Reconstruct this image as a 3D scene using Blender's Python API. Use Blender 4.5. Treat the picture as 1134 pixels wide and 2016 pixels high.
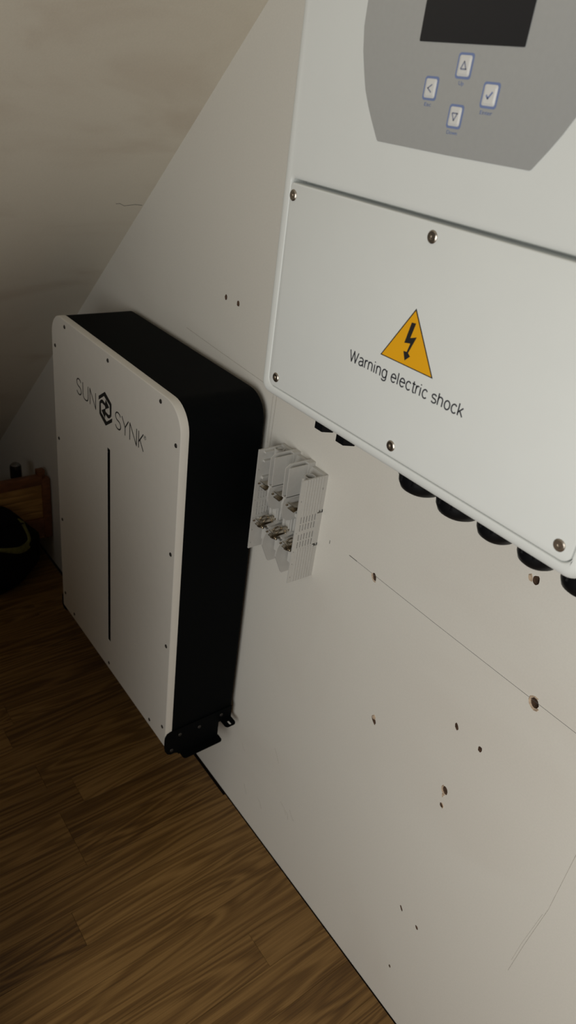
import bpy, bmesh, math, random
from mathutils import Vector, Matrix, geometry, noise

scn = bpy.context.scene
for o in list(bpy.data.objects):
    bpy.data.objects.remove(o, do_unlink=True)
COL = scn.collection
rnd = random.Random(7)

# ------------------------------------------------------------------ camera
cam_d = bpy.data.cameras.new('camera')
cam = bpy.data.objects.new('camera', cam_d)
COL.objects.link(cam)
RX = (0.59454257, 0.47029524, -0.65218212)      # world x, y, z axes seen in camera space (right, down, forward)
RY = (0.79458934, -0.21949808, 0.56608159)
RZ = (0.12307275, -0.85477657, -0.50419254)
right = Vector((RX[0], RY[0], RZ[0])); down = Vector((RX[1], RY[1], RZ[1])); fwd = Vector((RX[2], RY[2], RZ[2]))
M = Matrix((right, -down, -fwd)).transposed().to_4x4()
M.translation = (0.0, -0.607, 1.257)
cam.matrix_world = M
cam_d.sensor_fit = 'AUTO'
cam_d.sensor_width = 36.0
cam_d.lens = 1409.06 / 2016 * 36.0
cam_d.clip_start = 0.02
cam_d.dof.use_dof = True
cam_d.dof.focus_distance = 0.76
cam_d.dof.aperture_fstop = 12.0
scn.camera = cam

# ------------------------------------------------------------------ world, window light, exposure
wd = bpy.data.worlds.new('world'); scn.world = wd
wd.use_nodes = True
wd.node_tree.nodes['Background'].inputs[0].default_value = (0.75, 0.85, 1.0, 1)
wd.node_tree.nodes['Background'].inputs[1].default_value = 0.2
WIN = dict(x0=-0.10, x1=0.85, z0=0.55, z1=1.55, y=-1.42)
ld = bpy.data.lights.new('window_daylight', 'AREA')
ld.shape = 'RECTANGLE'
ld.size = WIN['x1'] - WIN['x0']; ld.size_y = WIN['z1'] - WIN['z0']
ld.energy = 15.8
ld.color = (0.99, 0.98, 0.935)
lo = bpy.data.objects.new('window_daylight', ld); COL.objects.link(lo)
lo.location = ((WIN['x0'] + WIN['x1']) / 2, WIN['y'] + 0.01, (WIN['z0'] + WIN['z1']) / 2)
lo.rotation_euler = (math.radians(90), 0, 0)
scn.view_settings.view_transform = 'Standard'
scn.view_settings.look = 'None'
scn.view_settings.gamma = 1.0
scn.view_settings.use_curve_mapping = False
scn.view_settings.exposure = 0.0

# ------------------------------------------------------------------ materials
def new_mat(name):
    m = bpy.data.materials.new(name); m.use_nodes = True
    nt = m.node_tree
    return m, nt, nt.nodes['Principled BSDF']

def mat(name, col, rough=0.5, metal=0.0, var=0.0, scale=30.0, bump=0.0, bscale=200.0, spec=0.5, stretch=(1, 1, 1)):
    m, nt, b = new_mat(name)
    b.inputs['Base Color'].default_value = (*col, 1)
    b.inputs['Roughness'].default_value = rough
    b.inputs['Metallic'].default_value = metal
    b.inputs['Specular IOR Level'].default_value = spec
    tc = nt.nodes.new('ShaderNodeTexCoord')
    mp = nt.nodes.new('ShaderNodeMapping'); mp.inputs['Scale'].default_value = stretch
    nt.links.new(tc.outputs['Object'], mp.inputs['Vector'])
    n = nt.nodes.new('ShaderNodeTexNoise'); n.inputs['Scale'].default_value = scale; n.inputs['Detail'].default_value = 6
    nt.links.new(mp.outputs[0], n.inputs['Vector'])
    r = nt.nodes.new('ShaderNodeMapRange')
    r.inputs['From Min'].default_value = 0.25; r.inputs['From Max'].default_value = 0.75
    r.inputs['To Min'].default_value = 1 - var; r.inputs['To Max'].default_value = 1 + var
    nt.links.new(n.outputs['Fac'], r.inputs['Value'])
    mx = nt.nodes.new('ShaderNodeMix'); mx.data_type = 'RGBA'; mx.blend_type = 'MULTIPLY'
    mx.inputs[0].default_value = 1.0
    mx.inputs[6].default_value = (*col, 1)
    nt.links.new(r.outputs[0], mx.inputs[7])
    nt.links.new(mx.outputs[2], b.inputs['Base Color'])
    if bump:
        n2 = nt.nodes.new('ShaderNodeTexNoise'); n2.inputs['Scale'].default_value = bscale; n2.inputs['Detail'].default_value = 3
        nt.links.new(mp.outputs[0], n2.inputs['Vector'])
        bp = nt.nodes.new('ShaderNodeBump'); bp.inputs['Strength'].default_value = bump; bp.inputs['Distance'].default_value = 0.001
        nt.links.new(n2.outputs['Fac'], bp.inputs['Height'])
        nt.links.new(bp.outputs[0], b.inputs['Normal'])
    return m

def plaster(name, col, stain, amount, stretch, bump=0.15):
    """painted plaster: faint cloudy unevenness, a few stained smears"""
    m, nt, b = new_mat(name)
    b.inputs['Roughness'].default_value = 0.62
    b.inputs['Specular IOR Level'].default_value = 0.3
    tc = nt.nodes.new('ShaderNodeTexCoord')
    mp = nt.nodes.new('ShaderNodeMapping'); mp.inputs['Scale'].default_value = stretch
    nt.links.new(tc.outputs['Object'], mp.inputs['Vector'])
    n = nt.nodes.new('ShaderNodeTexNoise'); n.inputs['Scale'].default_value = 2.6; n.inputs['Detail'].default_value = 4; n.inputs['Distortion'].default_value = 0.7
    nt.links.new(mp.outputs[0], n.inputs['Vector'])
    r = nt.nodes.new('ShaderNodeMapRange'); r.interpolation_type = 'SMOOTHSTEP'
    r.inputs['From Min'].default_value = 0.48; r.inputs['From Max'].default_value = 0.78
    r.inputs['To Min'].default_value = 0.0; r.inputs['To Max'].default_value = amount
    nt.links.new(n.outputs['Fac'], r.inputs['Value'])
    mx = nt.nodes.new('ShaderNodeMix'); mx.data_type = 'RGBA'
    mx.inputs[6].default_value = (*col, 1); mx.inputs[7].default_value = (*stain, 1)
    nt.links.new(r.outputs[0], mx.inputs[0])
    n3 = nt.nodes.new('ShaderNodeTexNoise'); n3.inputs['Scale'].default_value = 420; n3.inputs['Detail'].default_value = 2
    nt.links.new(tc.outputs['Object'], n3.inputs['Vector'])
    r3 = nt.nodes.new('ShaderNodeMapRange'); r3.inputs['To Min'].default_value = 0.955; r3.inputs['To Max'].default_value = 1.04
    nt.links.new(n3.outputs['Fac'], r3.inputs['Value'])
    m3 = nt.nodes.new('ShaderNodeMix'); m3.data_type = 'RGBA'; m3.blend_type = 'MULTIPLY'; m3.inputs[0].default_value = 1
    nt.links.new(mx.outputs[2], m3.inputs[6]); nt.links.new(r3.outputs[0], m3.inputs[7])
    nt.links.new(m3.outputs[2], b.inputs['Base Color'])
    n2 = nt.nodes.new('ShaderNodeTexNoise'); n2.inputs['Scale'].default_value = 160; n2.inputs['Detail'].default_value = 4
    nt.links.new(tc.outputs['Object'], n2.inputs['Vector'])
    bp = nt.nodes.new('ShaderNodeBump'); bp.inputs['Strength'].default_value = bump; bp.inputs['Distance'].default_value = 0.0015
    nt.links.new(n2.outputs['Fac'], bp.inputs['Height']); nt.links.new(bp.outputs[0], b.inputs['Normal'])
    return m

def oak(name, dark, mid, light, per_object=True, along='y', rough=0.42, sx=1.0):
    """laminate oak: long grain, arched figure and tone that differs from strip to strip"""
    m, nt, b = new_mat(name)
    b.inputs['Roughness'].default_value = rough
    b.inputs['Specular IOR Level'].default_value = 0.35
    L = nt.links
    tc = nt.nodes.new('ShaderNodeTexCoord'); oi = nt.nodes.new('ShaderNodeObjectInfo')
    off = nt.nodes.new('ShaderNodeVectorMath'); off.operation = 'MULTIPLY_ADD'
    mul = nt.nodes.new('ShaderNodeCombineXYZ')
    for k in range(3):
        q = nt.nodes.new('ShaderNodeMath'); q.operation = 'MULTIPLY'; q.inputs[1].default_value = (17.3, 31.7, 53.1)[k]
        L.new(oi.outputs['Random'], q.inputs[0]); L.new(q.outputs[0], mul.inputs[k])
    st = {'y': (11.0 * sx, 0.80, 11.0), 'z': (9.0, 9.0, 0.75)}[along]
    off.inputs[1].default_value = st
    L.new(tc.outputs['Object'], off.inputs[0]); L.new(mul.outputs[0], off.inputs[2])
    n1 = nt.nodes.new('ShaderNodeTexNoise'); n1.inputs['Scale'].default_value = 1.6; n1.inputs['Detail'].default_value = 2.5; n1.inputs['Distortion'].default_value = 0.5
    L.new(off.outputs[0], n1.inputs['Vector'])
    s = nt.nodes.new('ShaderNodeMath'); s.operation = 'MULTIPLY'; s.inputs[1].default_value = 78.0
    L.new(n1.outputs['Fac'], s.inputs[0])
    sn = nt.nodes.new('ShaderNodeMath'); sn.operation = 'SINE'; L.new(s.outputs[0], sn.inputs[0])
    fig = nt.nodes.new('ShaderNodeMapRange'); fig.inputs['From Min'].default_value = -1; fig.inputs['To Min'].default_value = 0.28; fig.inputs['To Max'].default_value = 0.72
    L.new(sn.outputs[0], fig.inputs['Value'])
    fine = nt.nodes.new('ShaderNodeTexNoise'); fine.inputs['Scale'].default_value = 1.0; fine.inputs['Detail'].default_value = 5
    fm = nt.nodes.new('ShaderNodeVectorMath'); fm.operation = 'MULTIPLY'
    fm.inputs[1].default_value = {'y': (52, 10, 52), 'z': (38, 38, 9)}[along]
    L.new(off.outputs[0], fm.inputs[0]); L.new(fm.outputs[0], fine.inputs['Vector'])
    a = nt.nodes.new('ShaderNodeMath'); a.operation = 'MULTIPLY_ADD'; a.inputs[1].default_value = 0.5
    h = nt.nodes.new('ShaderNodeMath'); h.operation = 'MULTIPLY'; h.inputs[1].default_value = 0.5
    L.new(fig.outputs[0], h.inputs[0]); L.new(fine.outputs['Fac'], a.inputs[0]); L.new(h.outputs[0], a.inputs[2])
    t = nt.nodes.new('ShaderNodeMath'); t.operation = 'MULTIPLY_ADD'; t.inputs[1].default_value = 0.22 if per_object else 0.0
    L.new(oi.outputs['Color'], t.inputs[0]); L.new(a.outputs[0], t.inputs[2])
    cr = nt.nodes.new('ShaderNodeValToRGB')
    e = cr.color_ramp.elements
    e[0].position = 0.36; e[0].color = (*dark, 1); e[1].position = 0.78; e[1].color = (*light, 1)
    k = e.new(0.56); k.color = (*mid, 1)
    L.new(t.outputs[0], cr.inputs['Fac']); L.new(cr.outputs['Color'], b.inputs['Base Color'])
    bp = nt.nodes.new('ShaderNodeBump'); bp.inputs['Strength'].default_value = 0.12; bp.inputs['Distance'].default_value = 0.0006
    L.new(fine.outputs['Fac'], bp.inputs['Height']); L.new(bp.outputs[0], b.inputs['Normal'])
    return m

MT = dict(
    wall=plaster('painted_plaster', (0.755, 0.735, 0.675), (0.67, 0.625, 0.56), 0.5, (1, 1, 1)),
    ceil=plaster('sloped_ceiling_paint', (0.745, 0.69, 0.585), (0.57, 0.48, 0.38), 0.55, (1.2, 1.5, 4.5)),
    core=mat('plaster_core', (0.13, 0.075, 0.045), 0.9, var=0.4, scale=300),
    chip=mat('torn_plaster', (0.52, 0.40, 0.29), 0.9, var=0.35, scale=400),
    void=mat('hole_shade', (0.03, 0.02, 0.015), 0.9),  # near-black colour standing in for the shade inside holes
    base=mat('subfloor', (0.03, 0.02, 0.014), 0.8, var=0.2),
    oak=oak('oak_laminate', (0.066, 0.031, 0.0085), (0.152, 0.079, 0.022), (0.262, 0.147, 0.047)),
    pine=oak('varnished_pine', (0.20, 0.095, 0.025), (0.32, 0.165, 0.045), (0.42, 0.23, 0.07), along='y', rough=0.4, sx=1.5),
    pinedark=mat('dark_pine', (0.15, 0.055, 0.018), 0.45, var=0.3, scale=40, stretch=(3, 1, 3)),
    invwhite=mat('powder_coat_white', (0.665, 0.685, 0.665), 0.45, var=0.01, bump=0.05, bscale=900),
    batwhite=mat('battery_white', (0.70, 0.675, 0.62), 0.5, var=0.015, scale=60, bump=0.04, bscale=900),
    black=mat('powder_coat_black', (0.0025, 0.0032, 0.0036), 0.6, var=0.15, scale=300, bump=0.06, bscale=700, spec=0.04),
    rubber=mat('black_nylon', (0.0035, 0.004, 0.005), 0.4, var=0.1, scale=80, spec=0.2),
    print=mat('black_print', (0.012, 0.012, 0.012), 0.55, var=0.05),
    text=mat('dark_grey_print', (0.035, 0.037, 0.045), 0.6, var=0.05),
    yellow=mat('warning_yellow', (0.74, 0.36, 0.004), 0.5, var=0.02),
    steel=mat('screw_steel', (0.42, 0.38, 0.33), 0.32, 1.0, var=0.15, scale=200),
    darksteel=mat('dark_screw', (0.06, 0.055, 0.05), 0.4, 0.6, var=0.2, scale=200),
    overlay=mat('silver_membrane', (0.50, 0.515, 0.515), 0.34, 0.45, var=0.02, scale=300),
    lcd=mat('display_glass', (0.012, 0.013, 0.016), 0.25, var=0.05),
    blue=mat('blue_print', (0.16, 0.21, 0.38), 0.5, var=0.05),
    button=mat('button_silver', (0.66, 0.66, 0.64), 0.35, 0.1, var=0.03),
    symbol=mat('button_symbol', (0.20, 0.22, 0.30), 0.5, var=0.05),
    grey=mat('grey_moulded_plastic', (0.55, 0.54, 0.51), 0.48, var=0.03, scale=150),
    nickel=mat('nickelled_brass', (0.58, 0.52, 0.43), 0.22, 1.0, var=0.3, scale=260),
    pencil=mat('pencil_mark', (0.10, 0.095, 0.09), 0.8, var=0.2, scale=300),
    faint=mat('faint_pencil_mark', (0.50, 0.47, 0.42), 0.8, var=0.2, scale=300),
    bag=mat('black_nylon_cloth', (0.003, 0.003, 0.0035), 0.75, var=0.3, scale=60, bump=0.25, bscale=350, spec=0.1),
    olive=mat('olive_trim', (0.11, 0.11, 0.024), 0.7, var=0.25, scale=120),
    bottle=mat('dark_glass', (0.012, 0.012, 0.013), 0.15, var=0.1),
    cap=mat('metal_cap', (0.30, 0.30, 0.30), 0.25, 0.9, var=0.1),
    bounce_cut=mat('bounce_cut_brown', (0.20, 0.13, 0.08), 0.7, var=0.25, scale=12, stretch=(1, 1, 8)),  # dark finish given to the unseen walls to cut bounce light
    white=mat('frame_white', (0.75, 0.74, 0.71), 0.5, var=0.02),
)

# ------------------------------------------------------------------ mesh helpers
def link(name, me, m=None, parent=None, smooth=None):
    o = bpy.data.objects.new(name, me); COL.objects.link(o)
    if m is not None and len(me.materials) == 0:
        for k in (m if isinstance(m, (list, tuple)) else [m]):
            me.materials.append(k)
    if smooth is not None:
        me.polygons.foreach_set('use_smooth', [True] * len(me.polygons))
        me.set_sharp_from_angle(angle=math.radians(smooth))
    if parent is not None:
        o.parent = parent
        o.matrix_parent_inverse = Matrix.Translation(-parent.location)
    return o

def bmo(name, bm, m=None, parent=None, smooth=None, recalc=True):
    if recalc:
        bmesh.ops.recalc_face_normals(bm, faces=bm.faces)
    me = bpy.data.meshes.new(name); bm.to_mesh(me); bm.free()
    return link(name, me, m, parent, smooth)

def tag(o, label, cat, group=None):
    o['label'] = label; o['category'] = cat
    if group: o['group'] = group
    return o

def thing(name, loc, label, cat, group=None):
    o = bpy.data.objects.new(name, None); COL.objects.link(o)
    o.location = loc; o.empty_display_size = 0.05
    return tag(o, label, cat, group)

def struct(o, label=None):
    o['kind'] = 'structure'
    if label: o['label'] = label
    return o

def box(bm, x0, x1, y0, y1, z0, z1, bev=0.0, seg=1):
    v = [bm.verts.new((x, y, z)) for x in (x0, x1) for y in (y0, y1) for z in (z0, z1)]
    fs = [bm.faces.new([v[i] for i in q]) for q in ((0, 1, 3, 2), (4, 6, 7, 5), (0, 4, 5, 1), (2, 3, 7, 6), (0, 2, 6, 4), (1, 5, 7, 3))]
    if bev:
        es = list({e for f in fs for e in f.edges})
        bmesh.ops.bevel(bm, geom=es, offset=bev, segments=seg, affect='EDGES', profile=0.5)

def loft(bm, loops, cap0=True, cap1=True, closed=True):
    vs = [[bm.verts.new(p) for p in l] for l in loops]
    n = len(vs[0])
    for a, b in zip(vs, vs[1:]):
        for i in range(n if closed else n - 1):
            j = (i + 1) % n
            bm.faces.new((a[i], a[j], b[j], b[i]))
    if cap0: bm.faces.new(vs[0][::-1])
    if cap1: bm.faces.new(vs[-1])
    return vs

def rrect(x0, x1, z0, z1, r, seg=8):
    """rounded rectangle as (x, z) points; r = (bottom-left, bottom-right, top-right, top-left)"""
    if not isinstance(r, (tuple, list)): r = (r,) * 4
    cs = [(x0 + r[0], z0 + r[0], 180), (x1 - r[1], z0 + r[1], 270), (x1 - r[2], z1 - r[2], 0), (x0 + r[3], z1 - r[3], 90)]
    pts = []
    for k, (cx, cz, a0) in enumerate(cs):
        for i in range(seg + 1):
            a = math.radians(a0 + 90 * i / seg)
            pts.append((cx + r[k] * math.cos(a), cz + r[k] * math.sin(a)))
    return pts

def at_y(pts, y): return [(p[0], y, p[1]) for p in pts]

def prism_y(bm, pts, y0, y1):
    loft(bm, [at_y(pts, y0), at_y(pts, y1)])

def prism_x(bm, pts, x0, x1):       # pts = (y, z)
    loft(bm, [[(x0, p[0], p[1]) for p in pts], [(x1, p[0], p[1]) for p in pts]])

def lathe(bm, prof, c, axis='z', seg=24, cap=True):
    """prof = (radius, height) from bottom to top"""
    loops = []
    for r, h in prof:
        l = []
        for i in range(seg):
            a = 2 * math.pi * i / seg
            p = (r * math.cos(a), r * math.sin(a), h)
            if axis == 'y': p = (p[0], h, p[1])
            if axis == 'x': p = (h, p[0], p[1])
            l.append((c[0] + p[0], c[1] + p[1], c[2] + p[2]))
        loops.append(l)
    loft(bm, loops, cap, cap)

def tube(bm, pts, r, seg=8, flat=1.0, up=Vector((0, 0, 1))):
    loops = []
    P = [Vector(p) for p in pts]
    for i, p in enumerate(P):
        d = (P[min(i + 1, len(P) - 1)] - P[max(i - 1, 0)]).normalized()
        s = d.cross(up)
        if s.length < 1e-4: s = d.cross(Vector((1, 0, 0)))
        s.normalize(); t = s.cross(d)
        loops.append([p + s * (r * math.cos(2 * math.pi * k / seg)) + t * (r * flat * math.sin(2 * math.pi * k / seg)) for k in range(seg)])
    loft(bm, loops)

def ribbon_xz(bm, pts, w, y0, y1):
    """stroke of width w along an (x, z) polyline, as a thin raised print between y0 and y1"""
    for i in range(1, len(pts) - 1):
        d1 = (Vector(pts[i]) - Vector(pts[i - 1])).normalized(); d2 = (Vector(pts[i + 1]) - Vector(pts[i])).normalized()
        if d1.dot(d2) < 0.3:
            ribbon_xz(bm, list(pts[:i]) + [tuple(Vector(pts[i]) + d1 * w * 0.3)], w, y0, y1)
            ribbon_xz(bm, [tuple(Vector(pts[i]) - d2 * w * 0.3)] + list(pts[i + 1:]), w, y0, y1)
            return
    n = len(pts); L = []; Rr = []
    for i in range(n):
        a = Vector(pts[max(i - 1, 0)]); b = Vector(pts[min(i + 1, n - 1)]); p = Vector(pts[i])
        if 0 < i < n - 1:
            d1 = (p - a).normalized(); d2 = (b - p).normalized()
            n1 = Vector((-d1.y, d1.x)); n2 = Vector((-d2.y, d2.x))
            mtr = (n1 + n2)
            mtr = mtr.normalized() * min(1 / max(0.35, mtr.normalized().dot(n1)), 2.2)
        else:
            d = (b - a).normalized(); mtr = Vector((-d.y, d.x))
        L.append(p + mtr * w / 2); Rr.append(p - mtr * w / 2)
    for i in range(n - 1):
        q = [L[i], L[i + 1], Rr[i + 1], Rr[i]]
        loft(bm, [[(v.x, y0, v.y) for v in q], [(v.x, y1, v.y) for v in q]])

def cdt_faces(outer, holes):
    """triangles of a polygon with holes: (verts2d, tris)"""
    pts = [Vector(p) for p in outer]; edges = [(i, (i + 1) % len(outer)) for i in range(len(outer))]
    for h in holes:
        s = len(pts); pts += [Vector(p) for p in h]
        edges += [(s + i, s + (i + 1) % len(h)) for i in range(len(h))]
    v, e, f, *_ = geometry.delaunay_2d_cdt(pts, edges, [], 0, 1e-7)
    def inside(p, poly):
        c = False; n = len(poly); j = n - 1
        for i in range(n):
            if (poly[i][1] > p.y) != (poly[j][1] > p.y) and p.x < (poly[j][0] - poly[i][0]) * (p.y - poly[i][1]) / (poly[j][1] - poly[i][1]) + poly[i][0]: c = not c
            j = i
        return c
    out = []
    for t in f:
        c = sum((v[i] for i in t), Vector((0, 0))) / len(t)
        if inside(c, outer) and not any(inside(c, h) for h in holes): out.append(t)
    return v, out

def text_mesh(body, width=None, height=None, cx=0, z=0, y=0, thick=0.0002, align='CENTER', bold=0.0):
    cu = bpy.data.curves.new('t', 'FONT'); cu.body = body; cu.size = 1.0; cu.align_x = align; cu.offset = bold
    to = bpy.data.objects.new('t', cu); COL.objects.link(to)
    me = bpy.data.meshes.new_from_object(to.evaluated_get(bpy.context.evaluated_depsgraph_get()))
    bpy.data.objects.remove(to, do_unlink=True)
    xs = [v.co.x for v in me.vertices]
    sx = width / (max(xs) - min(xs)); x0 = (max(xs) + min(xs)) / 2
    sz = height / 0.729          # cap height of the built-in face
    for v in me.vertices:
        v.co = Vector(((v.co.x - x0) * sx + cx, y, z + v.co.y * sz))
    bm = bmesh.new(); bm.from_mesh(me)
    bmesh.ops.recalc_face_normals(bm, faces=bm.faces)
    for f in bm.faces:
        if f.normal.y > 0: f.normal_flip()
    r = bmesh.ops.extrude_face_region(bm, geom=list(bm.faces))
    bmesh.ops.translate(bm, vec=(0, -thick, 0), verts=[g for g in r['geom'] if isinstance(g, bmesh.types.BMVert)])
    bpy.data.meshes.remove(me)
    return bm

# ------------------------------------------------------------------ room shell
SL = 0.917
def slope_x(z): return -2.007 + (z - 0.3035) / SL
HT = 2.25; XR = 1.6; YF = WIN['y']
XL = slope_x(0.0); XT = slope_x(HT)

# holes drilled in the wall: x, z, half width, half height, depth, lean
HOLES = [(-0.9106, 0.9787, .0034, .0042, .02, 0), (-0.8771, 0.9782, .0036, .0042, .02, 0),
         (-0.5084, 0.7210, .0034, .0054, .016, .3), (-0.2500, 0.7208, .0055, .0068, .020, .2),
         (-0.4515, 0.5075, .0038, .0062, .016, .5), (-0.3277, 0.6115, .0029, .0046, .02, .3),
         (-0.2894, 0.6088, .0031, .0042, .02, 0), (-0.3141, 0.5067, .0044, .0060, .010, .2),
         (-0.3119, 0.4798, .0029, .0036, .018, .2), (-0.2966, 0.8552, .0044, .0055, .02, 0),
         (-0.3169, 0.2376, .0023, .0044, .018, .6), (-0.2844, 0.2355, .0025, .0034, .018, .3),
         (-0.3031, 0.0995, .0021, .0030, .018, .2)]
hr = random.Random(3)
hole_polys = []
for x, z, a, b, d, ln in HOLES:
    pts = []
    for i in range(14):
        t = 2 * math.pi * i / 14
        k = 1 + hr.uniform(-0.13, 0.13)
        dz = b * k * math.sin(t)
        pts.append((x + a * k * math.cos(t) - ln * dz, z + dz))
    hole_polys.append(pts)
outer = [(XL - 0.03, 0.0), (XR, 0.0), (XR, HT), (XT, HT), (slope_x(1.0) - 0.03, 1.0 + 0.001)]
v2, tris = cdt_faces(outer, hole_polys)
bm = bmesh.new()
vs = [bm.verts.new((p.x, 0.0, p.y)) for p in v2]
for t in tris: bm.faces.new([vs[i] for i in t])
for h, (x, z, a, b, d, ln) in zip(hole_polys, HOLES):
    A = [(p[0], 0.0, p[1]) for p in h]
    B = [(x + (p[0] - x) * 0.86, 0.003, z + (p[1] - z) * 0.86) for p in h]
    C = [(x + (p[0] - x) * 0.7, d, z + (p[1] - z) * 0.7) for p in h]
    n0 = len(bm.faces)
    loft(bm, [A, B, C], False, True)
    bm.faces.ensure_lookup_table()
    for f in bm.faces[n0:]:
        f.material_index = 1
    bm.faces[len(bm.faces) - 1].material_index = 2
bmesh.ops.remove_doubles(bm, verts=bm.verts, dist=1e-6)
# back and edges of the wall board
bmesh.ops.recalc_face_normals(bm, faces=bm.faces)
ob = [bm.verts.new((p[0], 0.06, p[1])) for p in outer]
of = [bm.verts.new((p[0], 0.0, p[1])) for p in outer]
bm.faces.new(ob)
for i in range(len(outer)):
    j = (i + 1) % len(outer); bm.faces.new((of[i], of[j], ob[j], ob[i]))
wall = bmo('wall_back', bm, [MT['wall'], MT['core'], MT['void']], recalc=False)
struct(wall, 'off white painted plaster wall with drilled screw holes')
me = wall.data
for p in me.polygons:      # face the room
    if abs(p.normal.y) > 0.99 and abs(p.center.y) < 1e-4 and p.normal.y > 0: p.flip()

# torn paper and plaster around some of the holes
def chip(pts, name='torn_plaster', m='chip', y=-0.0012):
    bm = bmesh.new()
    c = (sum(p[0] for p in pts) / len(pts), sum(p[1] for p in pts) / len(pts))
    top = [(c[0] + (p[0] - c[0]) * 0.7, c[1] + (p[1] - c[1]) * 0.7) for p in pts]
    loft(bm, [at_y(pts, 0.0006), at_y(top, y)])
    bmo(name, bm, MT[m], wall)
def ring_chip(i, a0, a1, w, m='chip'):
    x, z, a, b, d, ln = HOLES[i]; bm = bmesh.new(); n = 9; secs = []
    for k in range(n + 1):
        t = math.radians(a0 + (a1 - a0) * k / n); g = w * (0.75 + 0.5 * hr.random())
        def P(s): dz = (b + s) * math.sin(t); return (x + (a + s) * math.cos(t) - ln * dz, z + dz)
        p0 = P(-0.0005); p1 = P(g); pm = P(g * 0.5)
        secs.append([(p0[0], 0.0006, p0[1]), (pm[0], -0.0011, pm[1]), (p1[0], 0.0004, p1[1])])
    loft(bm, secs, True, True)
    bmo('torn_plaster', bm, MT[m], wall)
ring_chip(3, 60, 330, 0.0024)
ring_chip(2, 150, 300, 0.0020)
ring_chip(7, 120, 280, 0.0016)
ring_chip(8, -60, 90, 0.0008)
chip([(-0.4570, 0.5120), (-0.4525, 0.5175), (-0.4488, 0.5140), (-0.4490, 0.5095), (-0.4540, 0.5085)])
chip([(-0.3070, 0.8575), (-0.3035, 0.8600), (-0.3010, 0.8560), (-0.2998, 0.8505), (-0.3035, 0.8500), (-0.3062, 0.8535)])
chip([(-0.3165, 0.4990), (-0.3140, 0.5005), (-0.3128, 0.4985), (-0.3140, 0.4925)])

def mark(pts, w, m):
    bm = bmesh.new(); ribbon_xz(bm, pts, w, 0.0002, -0.00012)
    bmo('pencil_line', bm, MT[m], wall)
mark([(-0.5600, 0.7240), (-0.5440, 0.7238)], 0.0011, 'pencil')
mark([(-0.5440, 0.7238), (-0.4, 0.7226), (-0.3, 0.7228), (-0.05, 0.7245)], 0.00045, 'pencil')
mark([(-1.02, 0.8985), (-0.9202, 0.8926), (-0.7867, 0.8858), (-0.70, 0.8825)], 0.0009, 'faint')
mark([(-0.7560, 0.96), (-0.7600, 0.88), (-0.7615, 0.8212), (-0.7640, 0.74)], 0.0011, 'faint')
mark([(-0.7680, 0.90), (-0.7690, 0.80)], 0.0009, 'faint')
mark([(-0.1460, 0.60), (-0.1446, 0.4844), (-0.1500, 0.40), (-0.1526, 0.3384)], 0.0006, 'faint')
mark([(-0.1475, 0.47), (-0.1530, 0.40), (-0.1545, 0.36)], 0.0004, 'faint')
mark([(-0.6017, 0.7235), (-0.6015, 0.7180)], 0.0010, 'pencil')
for k in range(7):
    x = rnd.uniform(-0.75, -0.5); z = rnd.uniform(0.06, 0.30)
    mark([(x, z), (x + rnd.uniform(.004, .012), z - rnd.uniform(.004, .012)), (x + rnd.uniform(.010, .02), z - rnd.uniform(.012, .024))], 0.0007, 'faint')

# sloped ceiling on the left, flat ceiling above
def slab(name, pts, y0, y1, m, label):
    bm = bmesh.new(); prism_y(bm, pts, y0, y1)
    return struct(bmo(name, bm, MT[m]), label)
nx, nz = -SL / math.hypot(1, SL) * 0.06, 0.06 / math.hypot(1, SL)
ceil = slab('ceiling', [(XL - 0.05, -0.046), (XT, HT), (XT + nx, HT + nz), (XL - 0.05 + nx, nz - 0.046)], 0.06, YF - 0.06, 'ceil', 'sloping attic ceiling with smeared off white paint')
slab('ceiling_flat', [(XT - 0.06, HT), (XR + 0.06, HT), (XR + 0.06, HT + 0.06), (XT - 0.06, HT + 0.06)], 0.06, YF - 0.06, 'ceil', 'flat attic ceiling above the slope')
slab('wall_right', [(XR, 0), (XR + 0.06, 0), (XR + 0.06, HT), (XR, HT)], 0.06, YF - 0.06, 'bounce_cut', 'unseen side wall, dark brown to cut bounce light')
bm = bmesh.new()         # a hairline crack in the ceiling paint
def on_slope(x, y, off=0.0): return (x + 0.676 * off, y, 0.3035 + SL * (x + 2.007) - 0.737 * off)
cr_pts = [(-1.1808, -0.0514), (-1.1801, -0.0445), (-1.1846, -0.035), (-1.1833, -0.0265), (-1.1814, -0.0163), (-1.1826, -0.0025)]
tube(bm, [on_slope(x, y, 0.0002) for x, y in cr_pts], 0.0004, 5)
bmo('paint_crack', bm, MT['pencil'], ceil)

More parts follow.
